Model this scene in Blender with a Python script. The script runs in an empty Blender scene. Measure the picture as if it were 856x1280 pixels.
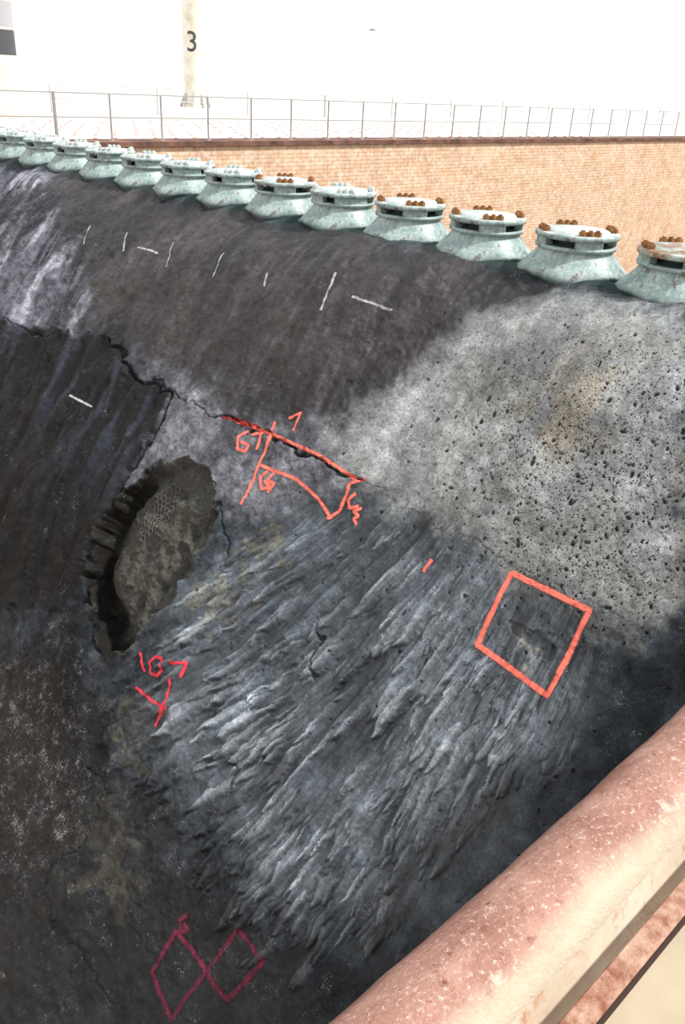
import bpy, bmesh, numpy as np, math, random
from mathutils import Matrix, Vector
sc=bpy.context.scene
sc.view_settings.view_transform='Standard'
# World: Z up, deck level z=0, X along the flame trench, Y across it (metres).
# ---------------------------------------------------------------- camera (eye height 1.63 m above deck)
F=Vector((0.6294,0.6326,-0.4513)).normalized()
az=.7828; ro=.0541
r0=Vector((math.cos(az),-math.sin(az),0)); u0=r0.cross(F)
Rv=(r0*math.cos(ro)+u0*math.sin(ro)).normalized(); Uv=Rv.cross(F).normalized()
cam=bpy.data.cameras.new('camera'); co=bpy.data.objects.new('camera',cam); sc.collection.objects.link(co)
m=Matrix((Rv,Uv,-F)).transposed().to_4x4(); m.translation=Vector((0,0,1.63)); co.matrix_world=m
cam.sensor_fit='VERTICAL'; cam.sensor_height=36; cam.lens=30.03; cam.clip_start=.02; cam.clip_end=3000
sc.camera=co
# ---------------------------------------------------------------- noise
class VN:
    def __init__(s,seed): s.t=np.random.RandomState(seed).rand(256,256)
    def __call__(s,x,y):
        xi=np.floor(x).astype(int);yi=np.floor(y).astype(int);fx=x-xi;fy=y-yi
        fx=fx*fx*(3-2*fx);fy=fy*fy*(3-2*fy)
        a=s.t[xi&255,yi&255];b=s.t[(xi+1)&255,yi&255];c=s.t[xi&255,(yi+1)&255];d=s.t[(xi+1)&255,(yi+1)&255]
        return (a*(1-fx)+b*fx)*(1-fy)+(c*(1-fx)+d*fx)*fy
def fbm(x,y,f,o=4,seed=0,g=.5):
    r=0;a=1;n=0
    for i in range(o):
        v=VN(seed*17+i); r=r+a*v(x*f+31.7*i+500,y*f+11.3*i+500);n+=a;a*=g;f*=2.03
    return r/n
def sstep(a,b,x):
    t=np.clip((x-a)/(b-a),0,1);return t*t*(3-2*t)
# ---------------------------------------------------------------- deflector profile: S = distance down the slope from the crown
DS=.005
Sf=np.arange(0,14,DS); al=np.radians(16+36*(1-np.exp(-Sf/.45)))
Xf=6.98-np.concatenate([[0],np.cumsum(np.cos(al[:-1]))*DS]); Zf=.07-np.concatenate([[0],np.cumsum(np.sin(al[:-1]))*DS])
Sb=np.arange(-1.6,0,DS)
alb=np.radians(np.clip(16+(Sb)*70,-50,16))
xb=[];zb=[];x=6.98;z=.07
for a in alb[::-1]:
    x+=math.cos(a)*DS; z+=math.sin(a)*DS; xb.append(x); zb.append(z)
PS=np.concatenate([Sb,Sf]);PX=np.concatenate([xb[::-1],Xf]);PZ=np.concatenate([zb[::-1],Zf]);PA=np.concatenate([alb,al])
def P(t): # surface coordinates (Y,S) written in centimetres
    return np.array([[float(v)/100 for v in w.split(',')] for w in t.split()])
# ---------------------------------------------------------------- grid
ny=1050; 
Ya=np.concatenate([np.linspace(.46,2,60)[:-1],2*np.exp(np.linspace(0,math.log(20.0/2),ny))])
Sa=np.concatenate([np.linspace(-1.6,-.2,40)[:-1],np.linspace(-.2,7.2,900)[:-1],np.linspace(7.2,13,300)])
Y,S=np.meshgrid(Ya,Sa,indexing='ij')
wy=(fbm(Y,S,1.3,4,1)-.5); ws=(fbm(Y,S,1.3,4,2)-.5)
hy=(fbm(Y,S,7,3,3)-.5); hs=(fbm(Y,S,7,3,4)-.5)
my=(fbm(Y,S,3,2,5)-.5); ms=(fbm(Y,S,3,2,6)-.5)
def sdf(poly,Yq,Sq):
    n=len(poly);d=np.full(Yq.shape,1e9);ins=np.zeros(Yq.shape,bool)
    for i in range(n):
        a=poly[i];b=poly[(i+1)%n];e=b-a
        wx=Yq-a[0];wz=Sq-a[1];t=np.clip((wx*e[0]+wz*e[1])/(e@e),0,1)
        d=np.minimum(d,(wx-e[0]*t)**2+(wz-e[1]*t)**2)
        c=(a[1]>Sq)!=(b[1]>Sq)
        if abs(b[1]-a[1])>1e-9: ins^=c&(Yq<(b[0]-a[0])*(Sq-a[1])/(b[1]-a[1])+a[0])
    d=np.sqrt(d);return np.where(ins,-d,d)
def ldist(pl,Yq,Sq):
    d=np.full(Yq.shape,1e9)
    for a,b in zip(pl[:-1],pl[1:]):
        e=b-a;wx=Yq-a[0];wz=Sq-a[1];t=np.clip((wx*e[0]+wz*e[1])/(e@e),0,1)
        d=np.minimum(d,(wx-e[0]*t)**2+(wz-e[1]*t)**2)
    return np.sqrt(d)
def region(poly,soft,warp=.5,fine=.12):
    return 1-sstep(-soft,soft,sdf(poly,Y+wy*warp+hy*fine,S+ws*warp+hs*fine))
REG=dict(
 band=P('1433,2 1036,0 717,0 504,0 454,0 455,47 488,94 525,144 559,191 610,217 696,226 820,222 928,230 1053,214 1190,114'),
 haze=P('959,226 787,222 657,222 567,212 493,238 593,322 633,338 731,308 802,365 818,258'),
 slab=P('1361,284 1138,242 995,230 921,253 818,258 805,371 800,448 781,502 790,540 860,560 980,600 1150,560'),
 pitted=P('426,12 306,0 195,197 216,253 253,256 342,258 506,252 581,216 538,158 499,92 473,47'),
 dense=P('443,136 384,77 279,44 205,176 227,232 291,241 375,232'),
 scal=P('571,286 452,256 342,258 246,264 211,303 207,366 233,404 253,507 286,569 359,598 422,586 507,578 599,560 607,501 628,429 586,364'),
 cav=P('739,312 689,308 648,344 640,398 634,451 656,523 691,544 752,518 791,486 807,425 806,370 772,332'),
 gray=P('1587,16 1381,8 1165,150 1071,219 1272,262 1410,296 1750,44'),
 speck=P('938,633 755,550 667,552 612,595 615,624 567,674 587,748 680,844'),
 tan1=P('592,344 574,322 549,328 540,356 569,366'),
 tan2=P('615,419 582,385 551,386 567,404 581,448 604,440'),
 tan3=P('593,646 560,634 553,672 494,698 536,720 600,704'),
 tan4=P('304,302 281,299 270,318 290,320'),
 tan5=P('391,79 334,44 297,98 313,148 377,171 415,136'),
 tan6=P('634,572 601,566 561,578 592,592'),
)
M={}
M['band']=region(REG['band'],.3,.5,.4); M['haze']=region(REG['haze'],.2,.5,.3); M['slab']=region(REG['slab'],.06,.25,.3)
M['pitted']=region(REG['pitted'],.22,.5,.3); M['scal']=region(REG['scal'],.3,.6,.3); M['dense']=region(REG['dense'],.4,.8,.5)
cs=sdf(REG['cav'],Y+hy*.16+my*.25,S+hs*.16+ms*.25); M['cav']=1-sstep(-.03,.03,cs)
M['gray']=region(REG['gray'],.6,1.0,.4); M['speck']=region(REG['speck'],.6,1.2,.5)
for k in ('tan1','tan2','tan3','tan4','tan6'): M[k]=region(REG[k],.08,.6,.9)
M['tan5']=region(REG['tan5'],.3,.6)
# ---------------------------------------------------------------- eroded scallop blades
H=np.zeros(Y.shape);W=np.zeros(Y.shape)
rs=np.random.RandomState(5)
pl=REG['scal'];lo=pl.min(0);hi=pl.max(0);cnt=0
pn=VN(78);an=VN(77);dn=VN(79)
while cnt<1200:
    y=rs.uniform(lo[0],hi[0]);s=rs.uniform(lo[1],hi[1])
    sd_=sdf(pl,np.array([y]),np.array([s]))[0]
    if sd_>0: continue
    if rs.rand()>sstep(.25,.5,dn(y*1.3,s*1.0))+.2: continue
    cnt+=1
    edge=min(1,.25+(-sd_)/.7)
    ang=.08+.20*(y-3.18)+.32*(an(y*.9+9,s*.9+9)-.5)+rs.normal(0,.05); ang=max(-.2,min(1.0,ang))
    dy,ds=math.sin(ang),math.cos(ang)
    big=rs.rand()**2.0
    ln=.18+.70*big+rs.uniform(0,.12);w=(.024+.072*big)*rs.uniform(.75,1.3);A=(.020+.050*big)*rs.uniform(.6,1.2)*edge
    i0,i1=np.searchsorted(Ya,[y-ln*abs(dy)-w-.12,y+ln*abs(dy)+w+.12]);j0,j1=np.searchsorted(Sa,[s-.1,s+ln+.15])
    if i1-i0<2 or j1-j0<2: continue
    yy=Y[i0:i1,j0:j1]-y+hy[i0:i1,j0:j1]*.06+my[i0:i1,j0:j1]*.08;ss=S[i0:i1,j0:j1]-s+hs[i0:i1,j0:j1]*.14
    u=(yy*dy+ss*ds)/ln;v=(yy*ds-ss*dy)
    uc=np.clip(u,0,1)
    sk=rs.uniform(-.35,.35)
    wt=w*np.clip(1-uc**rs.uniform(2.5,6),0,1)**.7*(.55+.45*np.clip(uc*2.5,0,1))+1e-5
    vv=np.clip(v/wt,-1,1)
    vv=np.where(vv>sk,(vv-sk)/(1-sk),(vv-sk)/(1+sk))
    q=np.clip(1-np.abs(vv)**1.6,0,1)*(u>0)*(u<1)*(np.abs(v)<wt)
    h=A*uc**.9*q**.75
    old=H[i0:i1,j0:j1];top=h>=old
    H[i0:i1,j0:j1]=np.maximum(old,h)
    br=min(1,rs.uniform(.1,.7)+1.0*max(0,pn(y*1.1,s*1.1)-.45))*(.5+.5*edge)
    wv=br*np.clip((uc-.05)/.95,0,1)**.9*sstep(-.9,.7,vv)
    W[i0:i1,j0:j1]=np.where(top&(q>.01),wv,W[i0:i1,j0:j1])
# ---------------------------------------------------------------- relief
n1=fbm(Y,S,.45,3,11);n2=fbm(Y,S,4,4,12);n3=fbm(Y,S,16,3,13)
streak=fbm(Y*14,S*1.6,1,4,15);streak2=fbm(Y*5+S*.8,S*1.1,1,4,16)
qf=(Y-2.78)*np.exp(-.2*(S-4))
flow=fbm(qf*11,S*1.7,1,4,61);flow2=fbm(qf*30,S*4,1,3,62)
calm=1-.45*M['scal']-.5*M['pitted']
hgt=(n1-.5)*.36+((n2-.5)*.06+(n3-.5)*.022)*calm
hgt+=M['scal']*((flow-.5)*.055+(flow2-.5)*.012)
hgt+=H+(streak2-.5)*.05*M['band']
folds=np.abs(fbm(Y*1.6+S*.5,S*.7,1.4,3,17)-.5)
hgt+=M['slab']*(.04-folds*.7*.35+(streak2-.5)*.09)
CR=dict(
 c1=P('723,254 691,250 649,250 610,250 569,250 528,250 504,250'),
 c2=P('995,230 958,238 921,253 866,257 818,258 809,282 806,314 805,371 803,428 791,476 771,503 736,520 697,535'),
 c3=P('921,253 844,252 777,254 715,254'),
 c4=P('504,250 432,256 343,256 280,260 219,258'),
 c5=P('470,388 468,398 458,401 458,414 443,430'),
 c6=P('637,634 601,638 586,678 605,744 566,768 509,771 451,765'),
 c7=P('688,310 649,344 605,372'),
 c8=P('1321,267 1221,259 1141,262 1094,288'),
 c9=P('480,536 467,541 468,554'))
cw=dict(c1=.02,c2=.03,c3=.010,c4=.008,c5=.014,c6=.010,c7=.012,c8=.014,c9=.012)
cstr=dict(c1=1,c2=1,c3=.5,c4=.12,c5=.8,c6=.3,c7=.5,c8=.5,c9=.6)
crk=np.zeros(Y.shape)
for k,p in CR.items():
    d=ldist(p,Y+hy*.2+wy*.12,S+hs*.2+ws*.12); c=1-sstep(cw[k]*.3,cw[k]*1.3,d); crk=np.maximum(crk,c*cstr[k])
hgt-=crk*.05
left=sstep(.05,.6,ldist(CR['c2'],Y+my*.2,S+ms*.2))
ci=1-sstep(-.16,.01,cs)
rag=np.abs(fbm(Y,S,3.2,5,18)-.5)*2
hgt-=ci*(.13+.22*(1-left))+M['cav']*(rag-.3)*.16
hgt-=(1-sstep(-.05,.02,sdf(P('311,304 282,296 260,296 265,318 286,320'),Y+hy*.3,S+hs*.3)))*.03
pp=REG['pitted'];lo=pp.min(0);hi=pp.max(0);PT=np.zeros(Y.shape);k=0
while k<7500:
    y=rs.uniform(lo[0]-.3,hi[0]+1.5);s=rs.uniform(lo[1],hi[1]+2.0)
    d=math.hypot(y-2.9,(s-1.75))
    k+=1
    if rs.rand()>math.exp(-(d/1.0)**2)+.05: continue
    r=rs.choice([.006,.009,.013,.019],p=[.5,.32,.14,.04])
    i0,i1=np.searchsorted(Ya,[y-r*2.5,y+r*2.5]);j0,j1=np.searchsorted(Sa,[s-r*2.5,s+r*2.5])
    if i1<=i0 or j1<=j0: continue
    dd=np.hypot(Y[i0:i1,j0:j1]-y+hs[i0:i1,j0:j1]*.06,(S[i0:i1,j0:j1]-s)*rs.uniform(.6,1.4)+hy[i0:i1,j0:j1]*.06)
    PT[i0:i1,j0:j1]=np.maximum(PT[i0:i1,j0:j1],1-sstep(r*.6,r*1.25,dd))
hgt-=PT*.015
fade=sstep(-.3,.15,S); hgt*=fade*.94+.06
# ---------------------------------------------------------------- surface colours
def C(h): 
    c=np.array([int(h[i:i+2],16)/255 for i in (0,2,4)]);return np.where(c<.04045,c/12.92,((c+.055)/1.055)**2.4)
col=np.zeros(Y.shape+(3,))
def mix(m,c): 
    global col; m=m[...,None]; col=col*(1-m)+c*m
col[:]=C('252b31')
fl=fbm(Y*1.0,S*.35,1.6,4,21)
mix(sstep(.45,.65,fl)*.45,C('545b62'))
mix(M['gray']*.8,C('6a6a74')); mix(M['gray']*sstep(.5,.68,fbm(Y*2.5,S*.6,1.5,4,41))*.75,C('bcbcc8')); mix(M['gray']*sstep(.50,.62,fbm(Y*3,S*.8,1.5,4,42))*.85,C('2c2a30'))  # gray concrete with a whitish-lavender sheen painted in, then dark streaks
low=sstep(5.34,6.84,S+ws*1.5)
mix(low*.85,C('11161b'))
mix(M['haze']*.8,C('7b7c84')); mix(M['haze']*sstep(.5,.62,fbm(Y,S,3,4,43))*.6,C('4e4e54'))
mix(M['scal']*.85,C('434d56'))
mix(M['scal']*sstep(.48,.66,fbm(Y,S*.6,1.1,4,51))*.45,C('6f7a83'))
mix(M['scal']*sstep(.50,.66,fbm(Y,S,1.4,4,52))*.55,C('262d33'))
mix(M['band']*.95,C('231e20'))
mix(M['band']*sstep(.45,.62,fbm(Y*1.2,S*.7,2.0,4,33))*.55,C('423b3b')); mix(M['band']*sstep(.56,.70,streak)*.15,C('6d6870')); mix(M['band']*sstep(.52,.64,fbm(Y*3,S*.6,1.5,4,44))*.55,C('15110e'))
mix(M['pitted']*.93,C('96999a'))
mix(M['pitted']*sstep(.45,.6,fbm(Y,S,2.5,4,23))*.4,C('7c7b75'))
mix(M['tan5']*M['pitted']*sstep(.4,.6,fbm(Y,S,3.5,4,24))*.55,C('8d826c'))
for k,q_ in(('tan1',.45),('tan2',.4),('tan3',.22),('tan4',.6),('tan6',.3)): mix(M[k]*q_,C('76735f'))
mix(np.clip((W-.10)*1.25,0,1)*sstep(.2,.58,flow*.6+flow2*.4)*np.maximum(M['scal'],.2)*.92,C('b9c1c8'))  # pale crest residue, doubling as a painted highlight along one flank
mix(M['scal']*(1-sstep(0,.008,H))*.3,C('232a30'))  # shade between the blades painted into the colour
mix(M['speck']*.92,C('0b0d10'))
mix(PT*.88,C('191716'))
val=np.exp((fbm(Y,S,3,3,45)-.5)*1.0+(fbm(Y,S,11,4,25)-.5)*1.5*calm+(fbm(Y*8,S*1.2,1,3,46)-.5)*.6*(1-M['scal'])+M['scal']*((flow-.5)*1.5+(flow2-.5)*.9)); col*=val[...,None]
mix(M['slab']*.98,C('08090d'))
mix(M['slab']*sstep(.52,.7,streak2)*sstep(5.0,2.4,S)*.6,C('3a3f4e'))  # bluish sheen painted as streaks on the upper slab
mix(M['cav']*.93,C('4b4a43')); mix(M['cav']*sstep(.3,.65,rag)*.65,C('201e1b')); mix(M['cav']*(1-left)*.92,C('0f0c0a'))  # cavity tone, then shade painted into its crevices and left rim
mix(crk*.9,C('0a090a'))
mix((1-sstep(-.12,.06,S+hs*.2))*.8,C('233836'))
msk=np.zeros(Y.shape+(3,))
msk[...,0]=np.clip(M['pitted']*.28+M['dense']*M['pitted']*.72+M['scal']*.30+.05,0,1)
msk[...,1]=np.clip(M['speck']*.42+M['gray']*.4+low*.05*(1-M['scal'])+.05,0,1)*(1-M['slab']*.95)*(1-M['cav'])
msk[...,2]=np.clip(low*.5+M['scal']*1.0+M['band']*.8+M['slab']*.25,0,1)
# ---------------------------------------------------------------- mesh
def surf(y,s,h):
    x=np.interp(s,PS,PX);z=np.interp(s,PS,PZ);a=np.interp(s,PS,PA)
    return np.stack([x-np.sin(a)*h,y+0*x,z+np.cos(a)*h],-1)
V=surf(Y,S,hgt).reshape(-1,3)
nY,nS=Y.shape
idx=np.arange(nY*nS).reshape(nY,nS)
quads=np.stack([idx[:-1,:-1],idx[:-1,1:],idx[1:,1:],idx[1:,:-1]],-1).reshape(-1,4)
me=bpy.data.meshes.new('flame_deflector')
me.vertices.add(len(V));me.vertices.foreach_set('co',V.astype(np.float32).ravel())
me.loops.add(quads.size);me.loops.foreach_set('vertex_index',quads.ravel().astype(np.int32))
me.polygons.add(len(quads));me.polygons.foreach_set('loop_start',np.arange(0,quads.size,4,dtype=np.int32))
me.polygons.foreach_set('use_smooth',np.ones(len(quads),bool))
me.update(calc_edges=True)
def attr(n,a):
    at=me.color_attributes.new(n,'FLOAT_COLOR','POINT')
    b=np.ones((a.shape[0]*a.shape[1],4),np.float32);b[:,:3]=a.reshape(-1,3);at.data.foreach_set('color',b.ravel())
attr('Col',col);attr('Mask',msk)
defl=bpy.data.objects.new('flame_deflector',me);sc.collection.objects.link(defl)
if me.polygons[nS*50+500].normal.z<0: me.flip_normals()
def hinterp(y,s):
    i=np.clip(np.searchsorted(Ya,y)-1,0,nY-2);j=np.clip(np.searchsorted(Sa,s)-1,0,nS-2)
    a=(y-Ya[i])/(Ya[i+1]-Ya[i]);b=(s-Sa[j])/(Sa[j+1]-Sa[j])
    return (hgt[i,j]*(1-a)+hgt[i+1,j]*a)*(1-b)+(hgt[i,j+1]*(1-a)+hgt[i+1,j+1]*a)*b
# ---------------------------------------------------------------- material helpers
def mat(name,color=(.5,.5,.5),rough=.6,metal=0):
    m=bpy.data.materials.new(name);m.use_nodes=True;b=m.node_tree.nodes['Principled BSDF']
    b.inputs['Base Color'].default_value=(*color,1);b.inputs['Roughness'].default_value=rough;b.inputs['Metallic'].default_value=metal
    return m
class NT:
    def __init__(s,m): s.m=m;s.n=m.node_tree.nodes;s.l=m.node_tree.links;s.b=s.n['Principled BSDF']
    def new(s,t): return s.n.new(t)
    def set(s,i,v):
        if isinstance(v,bpy.types.NodeSocket): s.l.new(v,i)
        else: i.default_value=v
    def noise(s,scale,detail=4,vec=None,rough=.6):
        n=s.new('ShaderNodeTexNoise');n.inputs['Scale'].default_value=scale;n.inputs['Detail'].default_value=detail;n.inputs['Roughness'].default_value=rough
        if vec is not None:s.l.new(vec,n.inputs['Vector'])
        return n.outputs['Fac']
    def ramp(s,f,a,b,c0=(0,0,0,1),c1=(1,1,1,1)):
        n=s.new('ShaderNodeValToRGB');e=n.color_ramp.elements;e[0].position=a;e[1].position=b;e[0].color=c0;e[1].color=c1;s.l.new(f,n.inputs[0]);return n.outputs[0]
    def math(s,op,a,b=0):
        n=s.new('ShaderNodeMath');n.operation=op;s.set(n.inputs[0],a);s.set(n.inputs[1],b);return n.outputs[0]
    def mix(s,f,a,b,mode='MIX'):
        n=s.new('ShaderNodeMixRGB');n.blend_type=mode;s.set(n.inputs[0],f);s.set(n.inputs[1],a);s.set(n.inputs[2],b);return n.outputs[0]
    def bump(s,h,st=.3,d=.01):
        n=s.new('ShaderNodeBump');n.inputs['Strength'].default_value=st;n.inputs['Distance'].default_value=d;s.l.new(h,n.inputs['Height']);s.l.new(n.outputs[0],s.b.inputs['Normal'])
    def obj(s): return s.new('ShaderNodeTexCoord').outputs['Object']
def c4(h): return (*C(h),1)
md=mat('scorched_refractory_concrete',rough=.6);T=NT(md);o=T.obj()
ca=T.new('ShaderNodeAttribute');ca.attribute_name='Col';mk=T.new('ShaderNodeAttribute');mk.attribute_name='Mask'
sp=T.new('ShaderNodeSeparateColor');T.l.new(mk.outputs['Color'],sp.inputs[0])
f1=T.noise(30,6,o,.75);f2=T.noise(120,4,o,.75)
c=T.mix(1,ca.outputs['Color'],T.ramp(f1,.3,.7,(.5,.5,.5,1),(1.5,1.5,1.5,1)),'MULTIPLY')
c=T.mix(1,c,T.ramp(f2,.3,.7,(.5,.5,.5,1),(1.5,1.5,1.5,1)),'MULTIPLY')
def pits(scale,lo,hi,ns,t0,t1):
    vo=T.new('ShaderNodeTexVoronoi');vo.inputs['Scale'].default_value=scale;T.l.new(o,vo.inputs['Vector'])
    pv=T.ramp(vo.outputs['Distance'],lo,hi,(1,1,1,1),(0,0,0,1))
    n=T.math('ADD',T.noise(ns,3,o),T.math('MULTIPLY',sp.outputs[0],.22))
    return T.math('MULTIPLY',pv,T.ramp(n,t0,t1))
pk=T.math('MAXIMUM',pits(42,.22,.32,9,.64,.68),pits(17,.12,.19,6,.67,.71))
c=T.mix(T.math('MULTIPLY',pk,.85),c,c4('1d1b19'))
vs=T.noise(70,6,o,.85)
st=T.math('ADD',vs,T.math('MULTIPLY',T.noise(5,5,o,.8),.55));st=T.math('ADD',st,T.math('MULTIPLY',sp.outputs[1],.12))
st=T.ramp(st,.91,.97)
c=T.mix(T.math('MULTIPLY',st,.85),c,c4('b0b3b6'))
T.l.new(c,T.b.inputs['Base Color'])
rg=T.math('SUBTRACT',.70,T.math('MULTIPLY',sp.outputs[2],.36));rg=T.math('ADD',rg,T.math('MULTIPLY',T.math('SUBTRACT',f1,.5),.4));T.l.new(rg,T.b.inputs['Roughness'])
T.l.new(T.math('ADD',.16,T.math('MULTIPLY',sp.outputs[2],.48)),T.b.inputs['Specular IOR Level'])
hh=T.math('ADD',f1,T.math('MULTIPLY',f2,.4));hh=T.math('SUBTRACT',hh,T.math('MULTIPLY',pk,.8))
T.bump(hh,.6,.015)
me.materials.append(md)
# ---------------------------------------------------------------- paint
def paintmat(name,color,cov=.5):
    m=mat(name,C(color),.8);t=NT(m);o=t.obj()
    uv=t.new('ShaderNodeUVMap').outputs[0];sx=t.new('ShaderNodeSeparateXYZ');t.l.new(uv,sx.inputs[0])
    e=t.math('ABSOLUTE',t.math('SUBTRACT',sx.outputs[0],.5));e=t.math('MULTIPLY',e,2)
    e=t.math('SUBTRACT',1,t.math('POWER',e,1.6))
    n=t.noise(80,6,o,.85);a=t.math('ADD',t.math('MULTIPLY',t.math('SUBTRACT',n,.5),4.5),t.math('MULTIPLY',e,cov*2.0))
    a=t.math('ADD',a,t.math('MULTIPLY',t.math('SUBTRACT',t.noise(9,3,o),.5),1.6))
    a=t.math('MINIMUM',t.math('MAXIMUM',a,0),1);a=t.math('MULTIPLY',a,t.math('MINIMUM',t.math('MULTIPLY',e,2),1))
    t.l.new(a,t.b.inputs['Alpha']);return m
pm_coral=paintmat('coral_spray_paint','ff7f6c',.72);pm_red=paintmat('red_spray_paint','f23f50',.62);pm_crim=paintmat('crimson_spray_paint','7c2242',.34);pm_chalk=paintmat('white_chalk','d0d0d0',.34)
pm_crackred=paintmat('red_crack_paint','a01818',.5)
def strokes(name,mt,lines,w):
    vs=[];fs=[];uvs=[]
    for pl in lines:
        seg=np.hypot(*(pl[1:]-pl[:-1]).T);tl=np.concatenate([[0],np.cumsum(seg)]);n=max(2,int(tl[-1]/.01)+1)
        t=np.linspace(0,tl[-1],n);p=np.stack([np.interp(t,tl,pl[:,0]),np.interp(t,tl,pl[:,1])],-1)
        tg=np.gradient(p,axis=0);tg/=np.linalg.norm(tg,axis=1)[:,None]+1e-9;nr=np.stack([-tg[:,1],tg[:,0]],-1)
        base=len(vs)
        for i in range(n):
            for q in range(7):
                pp=p[i]+nr[i]*(q/6-.5)*w
                vs.append((pp[0],pp[1]));uvs.append((q/6,t[i]))
        for i in range(n-1):
            for q in range(6): a=base+i*7+q;fs.append((a,a+1,a+8,a+7))
    vs=np.array(vs);P3=surf(vs[:,0],vs[:,1],hinterp(vs[:,0],vs[:,1])+.006)
    m=bpy.data.meshes.new(name);m.from_pydata(P3.tolist(),[],fs);ul=m.uv_layers.new(name='UVMap')
    for lp in m.loops: ul.data[lp.index].uv=uvs[lp.vertex_index]
    m.materials.append(mt);ob=bpy.data.objects.new(name,m);sc.collection.objects.link(ob);return ob
PAINT=[
 ('spray_paint_square_marking',pm_coral,.062,'326,266 254,265 252,337 322,330 326,265'),
 ('spray_paint_tick_marking',pm_coral,.05,'400,286 402,299'),
 ('spray_paint_survey_marking',pm_coral,.046,'689,252 634,248 565,247 515,252/639,235 635,256 630,283 622,327/628,282 577,278 543,285 520,296/524,298 516,286 516,271 518,258 505,248/667,256 676,266 668,278 656,277 655,269 669,270/660,258 648,252 643,270/626,226 613,216 611,236/616,284 621,293 611,303 602,297 613,294/607,281 610,293 600,292 602,303/507,264 512,273 506,279 497,274/493,274 500,280 491,282 495,286 488,290'),
 ('spray_paint_cross_marking',pm_red,.042,'621,538 597,538 573,534/585,508 576,528 578,556/637,507 620,520/615,500 619,509 611,517 601,514 599,505 607,498 615,500/594,496 577,486 576,502'),
 ('spray_paint_diamond_marking',pm_crim,.065,'389,637 351,638 364,683 396,683 389,637/396,683 444,680 443,720 400,731 396,683/442,662 446,672 439,678 434,671 441,671'),
 ('chalk_marking',pm_chalk,.042,'1098,76 1077,106/1053,94 1003,94/984,74 968,109/1194,83 1175,114/879,68 869,104/667,66 656,110/627,86 575,85/999,315 947,314/772,84 763,101'),
 ('red_painted_crack',pm_crackred,.06,'718,254 690,251 657,248'),
]
for n,mt,w,ls in PAINT: strokes(n,mt,[P(l) for l in ls.split('/')],w)
# hexagonal anchor netting left exposed in the spalled cavity
mnet=mat('corroded_wire',C('6c6a66'),.7,.2)
bm=bmesh.new();q=.036
def wire(a,b):
    pa=Vector(surf(np.array([a[0]]),np.array([a[1]]),hinterp(np.array([a[0]]),np.array([a[1]]))+.015)[0]);pb=Vector(surf(np.array([b[0]]),np.array([b[1]]),hinterp(np.array([b[0]]),np.array([b[1]]))+.015)[0])
    d=(pb-pa);ln=d.length
    bmesh.ops.create_cone(bm,cap_ends=True,segments=5,radius1=.004,radius2=.004,depth=ln*1.05,matrix=Matrix.Translation((pa+pb)/2)@d.to_track_quat('Z','Y').to_matrix().to_4x4())
for i in range(-3,3):
    for j in range(-7,8):
        if abs(i+.5)+abs(j)*.40>3.3: continue
        cx=7.37+(i+.5*(j%2))*q*1.732;cy=3.80+j*q*1.5
        PP=[(cx+q*math.sin(k*math.pi/3),cy+q*math.cos(k*math.pi/3)) for k in range(7)]
        for a,b in zip(PP[:-1],PP[1:]): wire(a,b)
nme=bpy.data.meshes.new('wire_netting');bm.to_mesh(nme);bm.free();nme.materials.append(mnet);sc.collection.objects.link(bpy.data.objects.new('wire_netting',nme))
# ---------------------------------------------------------------- nozzles
m_paint=mat('weathered_shaded_seafoam_paint',rough=.5);T=NT(m_paint);o=T.obj()
cc=T.mix(T.ramp(T.noise(5,5,o),.35,.65),c4('637f7c'),c4('aabbb8'))
cc=T.mix(T.ramp(T.noise(9,6,o,.7),.56,.64),cc,c4('6b5f57'))
cc=T.mix(T.math('MULTIPLY',T.ramp(T.noise(22,5,o,.8),.5,.62),.5),cc,c4('d3dbd8'))
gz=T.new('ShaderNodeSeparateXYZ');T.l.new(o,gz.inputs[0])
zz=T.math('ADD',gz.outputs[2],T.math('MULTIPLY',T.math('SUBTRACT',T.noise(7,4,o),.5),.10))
cc=T.mix(T.math('MULTIPLY',T.ramp(zz,.0,.08,(1,1,1,1),(0,0,0,1)),.9),cc,c4('1b2f2e'))  # shadow around the skirt base painted into the colour
cc=T.mix(T.math('MULTIPLY',T.ramp(zz,.37,.40),.6),cc,c4('dfe3e0'))  # bright tops: overhead light painted in by height
T.l.new(cc,T.b.inputs['Base Color']);T.bump(T.noise(60,4,o),.4,.005)
m_rust=mat('rusted_steel',rough=.8);T=NT(m_rust);o=T.obj()
T.l.new(T.mix(T.ramp(T.noise(25,5,o),.35,.65),c4('5a3a22'),c4('b07a45')),T.b.inputs['Base Color'])
m_mid=mat('rust_stained_seafoam_paint',rough=.6);T=NT(m_mid);o=T.obj()
T.l.new(T.mix(T.ramp(T.noise(7,6,o,.75),.40,.56),c4('b5c2bc'),c4('8a6548')),T.b.inputs['Base Color'])
m_dark=mat('shadowed_nozzle_throat',C('4a5a56'),.8)
def lathe(bm,prof,n=48,mod=None,mi=0):
    rings=[]
    for k,(r,z) in enumerate(prof):
        ring=[]
        for i in range(n):
            a=2*math.pi*i/n;rr,zz=(r,z) if mod is None else mod(r,z,a)
            ring.append(bm.verts.new((rr*math.cos(a),rr*math.sin(a),zz)))
        rings.append(ring)
    for a,b in zip(rings[:-1],rings[1:]):
        for i in range(n):
            f=bm.faces.new((a[i],a[(i+1)%n],b[(i+1)%n],b[i]));f.material_index=mi;f.smooth=True
    return rings
def cap(bm,ring,mi=0,flip=False):
    f=bm.faces.new(ring[::-1] if flip else ring);f.material_index=mi
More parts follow.
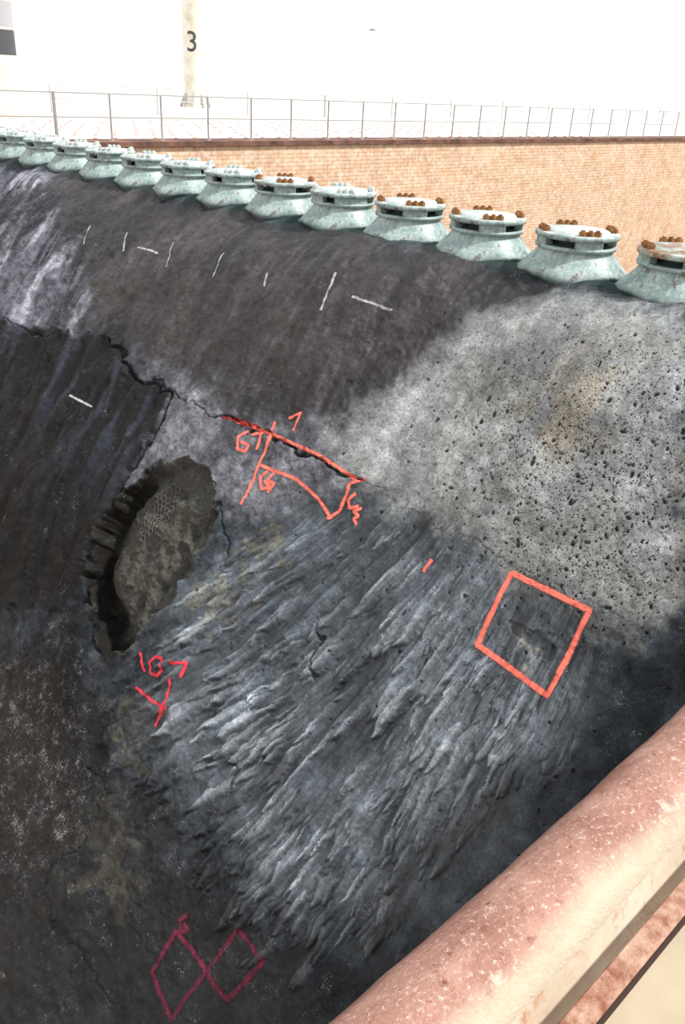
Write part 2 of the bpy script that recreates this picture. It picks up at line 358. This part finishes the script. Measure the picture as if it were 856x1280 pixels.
def cyl(bm,x,y,z0,z1,r,n=8,mi=0,rot=0):
    R=[[bm.verts.new((x+r*math.cos(2*math.pi*i/n+rot),y+r*math.sin(2*math.pi*i/n+rot),z)) for i in range(n)] for z in(z0,z1)]
    for i in range(n):
        f=bm.faces.new((R[0][i],R[0][(i+1)%n],R[1][(i+1)%n],R[1][i]));f.material_index=mi
    cap(bm,R[1],mi);cap(bm,R[0],mi,True)
def slab(bm,r0,r1,a0,a1,z0,z1,n,mi):
    PP=[]
    for i in range(n+1):
        a=a0+(a1-a0)*i/n
        PP.append([bm.verts.new((r*math.cos(a),r*math.sin(a),z)) for r,z in((r0,z0),(r1,z0),(r1,z1),(r0,z1))])
    for p,q in zip(PP[:-1],PP[1:]):
        for k in range(4):
            f=bm.faces.new((p[k],q[k],q[(k+1)%4],p[(k+1)%4]));f.material_index=mi
    cap(bm,PP[0][::-1],mi);cap(bm,PP[-1],mi)
def nozzle_mesh(name,mats,open_side):
    bm=bmesh.new()
    def lobes(r,z,a):
        k=max(0,(.22-z)/.22)
        return r*(1+.065*k*math.cos(4*a)+.02*k*math.cos(8*a)), z-.026*k*math.cos(4*a)
    lathe(bm,[(.50,-.05),(.53,.0),(.53,.022),(.505,.04),(.45,.10),(.395,.16),(.355,.21),(.35,.235),(.38,.24),(.385,.268),(.36,.275)],64,lobes,0)
    lathe(bm,[(.36,.275),(.22,.276),(.22,.345)],48,None,3)
    lathe(bm,[(.375,.335),(.395,.34),(.395,.378),(.375,.388),(.30,.388),(.295,.400),(.0001,.402)],48,None,1)
    lathe(bm,[(.375,.335),(.0001,.334)],48,None,3)
    for a0 in (0.1,1.67,3.24,4.81): slab(bm,.29,.372,a0,a0+(.75 if open_side else 1.15),.27,.34,8,0)
    for g in (0.47,2.04,3.61,5.18):
        for k in (-1,0,1):
            a=g+k*.21;cyl(bm,.335*math.cos(a),.335*math.sin(a),.385,.425,.038,6,2,a);cyl(bm,.335*math.cos(a),.335*math.sin(a),.425,.44,.02,8,2)
    bmesh.ops.recalc_face_normals(bm,faces=bm.faces)
    nm=bpy.data.meshes.new(name);bm.to_mesh(nm);bm.free()
    for x in mats: nm.materials.append(x)
    return nm
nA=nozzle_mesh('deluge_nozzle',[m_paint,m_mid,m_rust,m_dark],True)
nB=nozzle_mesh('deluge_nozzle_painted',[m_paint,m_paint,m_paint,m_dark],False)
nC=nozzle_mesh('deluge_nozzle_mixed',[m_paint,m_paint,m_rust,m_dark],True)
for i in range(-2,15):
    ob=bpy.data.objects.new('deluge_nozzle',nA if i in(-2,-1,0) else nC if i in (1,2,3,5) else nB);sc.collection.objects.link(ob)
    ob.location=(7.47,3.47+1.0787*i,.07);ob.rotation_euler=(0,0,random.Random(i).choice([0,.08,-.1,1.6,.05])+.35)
# ---------------------------------------------------------------- generic
def obj(name,bm,mats,parent=None):
    me=bpy.data.meshes.new(name);bmesh.ops.recalc_face_normals(bm,faces=bm.faces);bm.to_mesh(me);bm.free()
    for x in mats: me.materials.append(x)
    ob=bpy.data.objects.new(name,me);sc.collection.objects.link(ob);ob.parent=parent;return ob
def box(bm,x0,x1,y0,y1,z0,z1,mi=0):
    v=[bm.verts.new((x,y,z)) for z in(z0,z1) for y in(y0,y1) for x in(x0,x1)]
    for f in((0,1,3,2),(4,6,7,5),(0,4,5,1),(2,3,7,6),(0,2,6,4),(1,5,7,3)):
        q=bm.faces.new([v[i] for i in f]);q.material_index=mi
mb=mat('orange_firebrick',rough=.85);T=NT(mb);o=T.obj()
sx=T.new('ShaderNodeSeparateXYZ');T.l.new(o,sx.inputs[0]);cx=T.new('ShaderNodeCombineXYZ');T.l.new(sx.outputs[0],cx.inputs[0]);T.l.new(sx.outputs[2],cx.inputs[1])
bt=T.new('ShaderNodeTexBrick');T.l.new(cx.outputs[0],bt.inputs['Vector']);bt.inputs['Scale'].default_value=1
bt.inputs['Brick Width'].default_value=.35;bt.inputs['Row Height'].default_value=.11;bt.inputs['Mortar Size'].default_value=.010
bt.inputs['Color1'].default_value=c4('ecd0b2');bt.inputs['Color2'].default_value=c4('e2bd9b');bt.inputs['Mortar'].default_value=c4('bf9676')
ns=T.ramp(T.noise(1.2,6,cx.outputs[0],.7),.35,.65,(.78,.74,.70,1),(1.08,1.08,1.08,1))
cc=T.mix(1,bt.outputs['Color'],ns,'MULTIPLY')
cc=T.mix(T.math('MULTIPLY',T.ramp(T.noise(5,6,o,.8),.48,.62),.7),cc,c4('efe0ce'))
cc=T.mix(T.math('MULTIPLY',T.ramp(T.noise(8,6,o,.8),.54,.66),.5),cc,c4('ad7a57'))
T.l.new(cc,T.b.inputs['Base Color']);T.bump(bt.outputs['Fac'],-.2,.01)
mcop=mat('rust_stained_coping',rough=.8);T=NT(mcop);o=T.obj();T.l.new(T.mix(T.ramp(T.noise(1.5,5,o),.4,.6),c4('4f3630'),c4('86604f')),T.b.inputs['Base Color'])
mdot=mat('faded_red_primer',C('d3a094'),.8)
bm=bmesh.new();box(bm,-25,90,20.05,21,-14,-.10,0);box(bm,-25,90,19.98,21,-.10,.015,1)
obj('wall_back',bm,[mb,mcop])
bm=bmesh.new();box(bm,-25,90,-1.2,.44,-14,.3,0);obj('wall_front',bm,[mb])
mc=mat('sunlit_concrete',rough=.9);T=NT(mc);o=T.obj();T.l.new(T.mix(T.ramp(T.noise(.6,6,o,.7),.35,.65),c4('dcdad6'),c4('f4f3f0')),T.b.inputs['Base Color'])
bm=bmesh.new();box(bm,-25,88,21,51,-3,.0,0);obj('launch_pad_deck',bm,[mc])
mfl=mat('trench_floor_concrete',C('6a645c'),.9)
bm=bmesh.new();box(bm,-25,90,.3,20.1,-14.2,-14,0);obj('floor',bm,[mfl])
mg=mat('pale_sand_ground',rough=.95);T=NT(mg);o=T.obj();T.l.new(T.mix(T.ramp(T.noise(.02,5,o),.4,.6),c4('d4dad8'),c4('f2f2ee')),T.b.inputs['Base Color'])
bm=bmesh.new();box(bm,-1500,1500,51,2500,-12,-11,0);obj('ground',bm,[mg])
bm=bmesh.new();rr=random.Random(3)
for i in range(44):
    for j in range(8):
        bx,by=8+i*.6+rr.uniform(-.05,.05),21.2+j*1.0
        if rr.random()<.7 and math.hypot(bx-11.65,by-26.5)>.9: cyl(bm,bx,by,0,.03,.06,8,0)
obj('deck_anchor_bolts',bm,[mdot])
mr=mat('weathered_galvanised_steel',C('b2afa9'),.5,.1)
def rail(name,X0,X1,y,sp,h,rp):
    bm=bmesh.new();x=X0;k=0
    while x<=X1+.01:
        cyl(bm,x,y,0,h,rp*(1.6 if k==3 else 1),8);box(bm,x-.07,x+.07,y-.07,y+.07,0,.02);x+=sp;k+=1
    for zz in (h*.5,h-.02): box(bm,X0,X1,y-rp*.8,y+rp*.8,zz-rp*.6,zz+rp*.6)
    obj(name,bm,[mr])
rail('guard_railing',10.185-1.431*3,10.185+1.431*44,20.35,1.431,1.07,.027)
rail('guard_railing.001',16.4,75,33,4.6,.95,.035)
# ---------------------------------------------------------------- columns
mw=mat('cream_painted_steel',rough=.5);T=NT(mw);o=T.obj();T.l.new(T.mix(T.ramp(T.noise(1.5,6,o,.7),.45,.7),c4('e0d8c8'),c4('c6b9a3')),T.b.inputs['Base Color'])
mbk=mat('charcoal_paint',C('4a4a4e'),.6);mgy=mat('grey_paint',C('a9a9ab'),.6)
def column(name,x,y,r,h,bands,base):
    e=bpy.data.objects.new(name,None);sc.collection.objects.link(e);e.location=(x,y,0)
    bm=bmesh.new()
    pr=[(r*1.25,0),(r*1.25,.12),(r*1.05,.14),(r,.5)] if base else [(r*1.2,0),(r*1.2,.15),(r,.2)]
    lathe(bm,pr,32,None,0)
    z=pr[-1][1];edges=sorted(set([z,h]+[b for B in bands for b in B[:2]]))
    for a,b in zip(edges[:-1],edges[1:]):
        mi=0
        for B in bands:
            if a>=B[0]-1e-6 and b<=B[1]+1e-6: mi=B[2]
        lathe(bm,[(r,a),(r,b)],32,None,mi)
    for k in range(1,int(h/2.4)): lathe(bm,[(r,k*2.4),(r*1.03,k*2.4+.01),(r*1.03,k*2.4+.05),(r,k*2.4+.06)],32,None,0)
    rg=lathe(bm,[(r,h),(r*.98,h+.02)],32,None,0);cap(bm,rg[-1])
    obj('shaft',bm,[mw,mbk,mgy],e)
    if base:
        bm=bmesh.new()
        for k in range(8):
            a=k*math.pi/4
            c,s=math.cos(a),math.sin(a)
            v=[bm.verts.new(p) for p in [(r*c-.03*s,r*s+.03*c,0),(r*1.5*c-.03*s,r*1.5*s+.03*c,0),(r*c-.03*s,r*s+.03*c,.7),(r*c+.03*s,r*s-.03*c,0),(r*1.5*c+.03*s,r*1.5*s-.03*c,0),(r*c+.03*s,r*s-.03*c,.7)]]
            for f in((0,1,2),(3,5,4),(1,4,5,2),(0,3,4,1),(0,2,5,3)): bm.faces.new([v[i] for i in f])
        obj('base_gussets',bm,[mr],e)
    return e
col3=column('support_column',27.7,40.0,.54,16,[],True)
column('support_column.001',11.65,26.5,.55,12,[(1.78,2.42,1),(2.42,3.1,2)],False)
tc=bpy.data.curves.new('numeral','FONT');tc.body='3';tc.size=1.25;tc.align_x='CENTER'
to=bpy.data.objects.new('numeral',tc);sc.collection.objects.link(to)
dg=bpy.context.evaluated_depsgraph_get();tm=bpy.data.meshes.new_from_object(to.evaluated_get(dg));bpy.data.objects.remove(to)
bm=bmesh.new();bm.from_mesh(tm);bmesh.ops.subdivide_edges(bm,edges=bm.edges,cuts=2)
a0=math.atan2(-40,-27.4)-.2
for v in bm.verts:
    a=a0+v.co.x/.54; v.co=Vector((.56*math.cos(a),.56*math.sin(a),2.5+v.co.y))
obj('number_3',bm,[mbk],col3)
# ---------------------------------------------------------------- bird
bm=bmesh.new()
lathe(bm,[(.001,-.22),(.035,-.16),(.06,-.02),(.055,.06),(.035,.12),(.04,.16),(.03,.19),(.001,.23)],12)
for s in(-1,1):
    bm.faces.new([bm.verts.new(q) for q in ((s*.04,.02,-.1),(s*.28,.05,-.06),(s*.28,.05,.05),(s*.04,.02,.02))])
    bm.faces.new([bm.verts.new(q) for q in ((s*.28,.05,.05),(s*.55,.01,-.05),(s*.28,.05,-.06))])
mbird=mat('grey_feathers',C('8e8f93'),.7)
bo=obj('seagull',bm,[mbird]);bo.location=(44.7,44.6,4.57);bo.rotation_euler=(math.radians(90),0,math.radians(45))
# ---------------------------------------------------------------- parapet
mpk=mat('rusted_pink_steel',rough=.75);T=NT(mpk);o=T.obj()
cc=T.mix(T.ramp(T.noise(7,6,o,.7),.35,.65),c4('8e5f50'),c4('b98e7e'))
cc=T.mix(T.math('MULTIPLY',T.ramp(T.noise(2.6,6,o,.75),.50,.66),.55),cc,c4('7a4a3b'))
cc=T.mix(T.ramp(T.noise(120,4,o,.8),.55,.68),cc,c4('dcc5b9'));cc=T.mix(T.ramp(T.noise(40,5,o,.8),.57,.69),cc,c4('7c4836'))
cc=T.mix(T.math('MULTIPLY',T.ramp(T.noise(11,6,o,.8),.60,.66),.7),cc,c4('d8c4b6'))
gy=T.new('ShaderNodeSeparateXYZ');T.l.new(o,gy.inputs[0])
yy=T.math('ADD',gy.outputs[1],T.math('MULTIPLY',T.math('SUBTRACT',T.noise(5,5,o),.5),.08))
cc=T.mix(T.math('MULTIPLY',T.ramp(yy,.43,.48),.6),cc,c4('704436'))
cc=T.mix(T.ramp(yy,.305,.345,(1,1,1,1),(0,0,0,1)),cc,c4('c6b8a2'))
T.l.new(cc,T.b.inputs['Base Color']);T.bump(T.math('ADD',T.noise(90,5,o,.8),T.math('MULTIPLY',T.noise(14,5,o,.7),2)),.6,.007)
mcr=mat('dusty_cream_paint',rough=.8);T=NT(mcr);o=T.obj()
cc=T.mix(T.ramp(T.noise(6,6,o,.7),.4,.6),c4('bdae98'),c4('d0c5b2'));cc=T.mix(T.ramp(T.noise(14,6,o,.75),.54,.66),cc,c4('b28468'));T.l.new(cc,T.b.inputs['Base Color'])
mrr=mat('rust_edge',rough=.85);T=NT(mrr);o=T.obj()
cc=T.mix(T.ramp(T.noise(18,7,o,.8),.40,.66),c4('7d4a34'),c4('c0a08a'));T.l.new(cc,T.b.inputs['Base Color']);T.bump(T.noise(60,5,o,.8),.5,.004)
mbg=mat('beige_plate',rough=.7);T=NT(mbg);o=T.obj();T.l.new(T.mix(T.ramp(T.noise(4,6,o,.7),.4,.7),c4('a09078'),c4('b0a18a')),T.b.inputs['Base Color'])
mgap=mat('painted_gap_shadow',C('3a281f'),.9)  # dark strip standing in for the shadow between rim and plate
sec=[(.50,-.6,0),(.50,.42,0),(.492,.50,0),(.475,.555,0),(.45,.60,0),(.42,.632,0),(.385,.648,0),(.35,.65,0),(.322,.636,0),(.30,.60,1),(.285,.565,1),(.272,.553,1),(.262,.553,2),(.260,.60,2),(.256,.610,2),(.235,.606,2),(.228,.600,4),(.228,.594,4),(.222,.594,3),(-1.0,.590,3)]
bm=bmesh.new();prev=None;n=700;xs=np.linspace(-3,14,n)
w1=fbm(xs,xs*0,1.1,3,41)-.5;w2=fbm(xs,xs*0,6,3,42)-.5
for i,x in enumerate(xs):
    row=[]
    for k,(y,z,mi) in enumerate(sec):
        dz=(w1[i]*.02+w2[i]*.010) if 2<k<12 else (w2[i]*.003 if k<17 else 0)
        dy=w1[i]*.03+w2[i]*.018 if k<9 else 0
        row.append(bm.verts.new((x,y+dy*.6,z+dz)))
    if prev:
        for k in range(len(sec)-1):
            f=bm.faces.new((prev[k],row[k],row[k+1],prev[k+1]));f.material_index=sec[k][2];f.smooth=k<11
    prev=row
obj('trench_edge_parapet',bm,[mpk,mcr,mrr,mbg,mgap])
# ---------------------------------------------------------------- light
w=bpy.data.worlds.new('world');sc.world=w;w.use_nodes=True;b=w.node_tree.nodes['Background'];b.inputs[0].default_value=(.98,.99,1,1);b.inputs[1].default_value=1.05
sd=bpy.data.lights.new('sun','SUN');sd.energy=4.8;sd.angle=math.radians(4);sd.color=(1,.97,.93)
so=bpy.data.objects.new('sun',sd);sc.collection.objects.link(so);so.rotation_euler=Vector((.42,-.50,.85)).to_track_quat('Z','Y').to_euler()
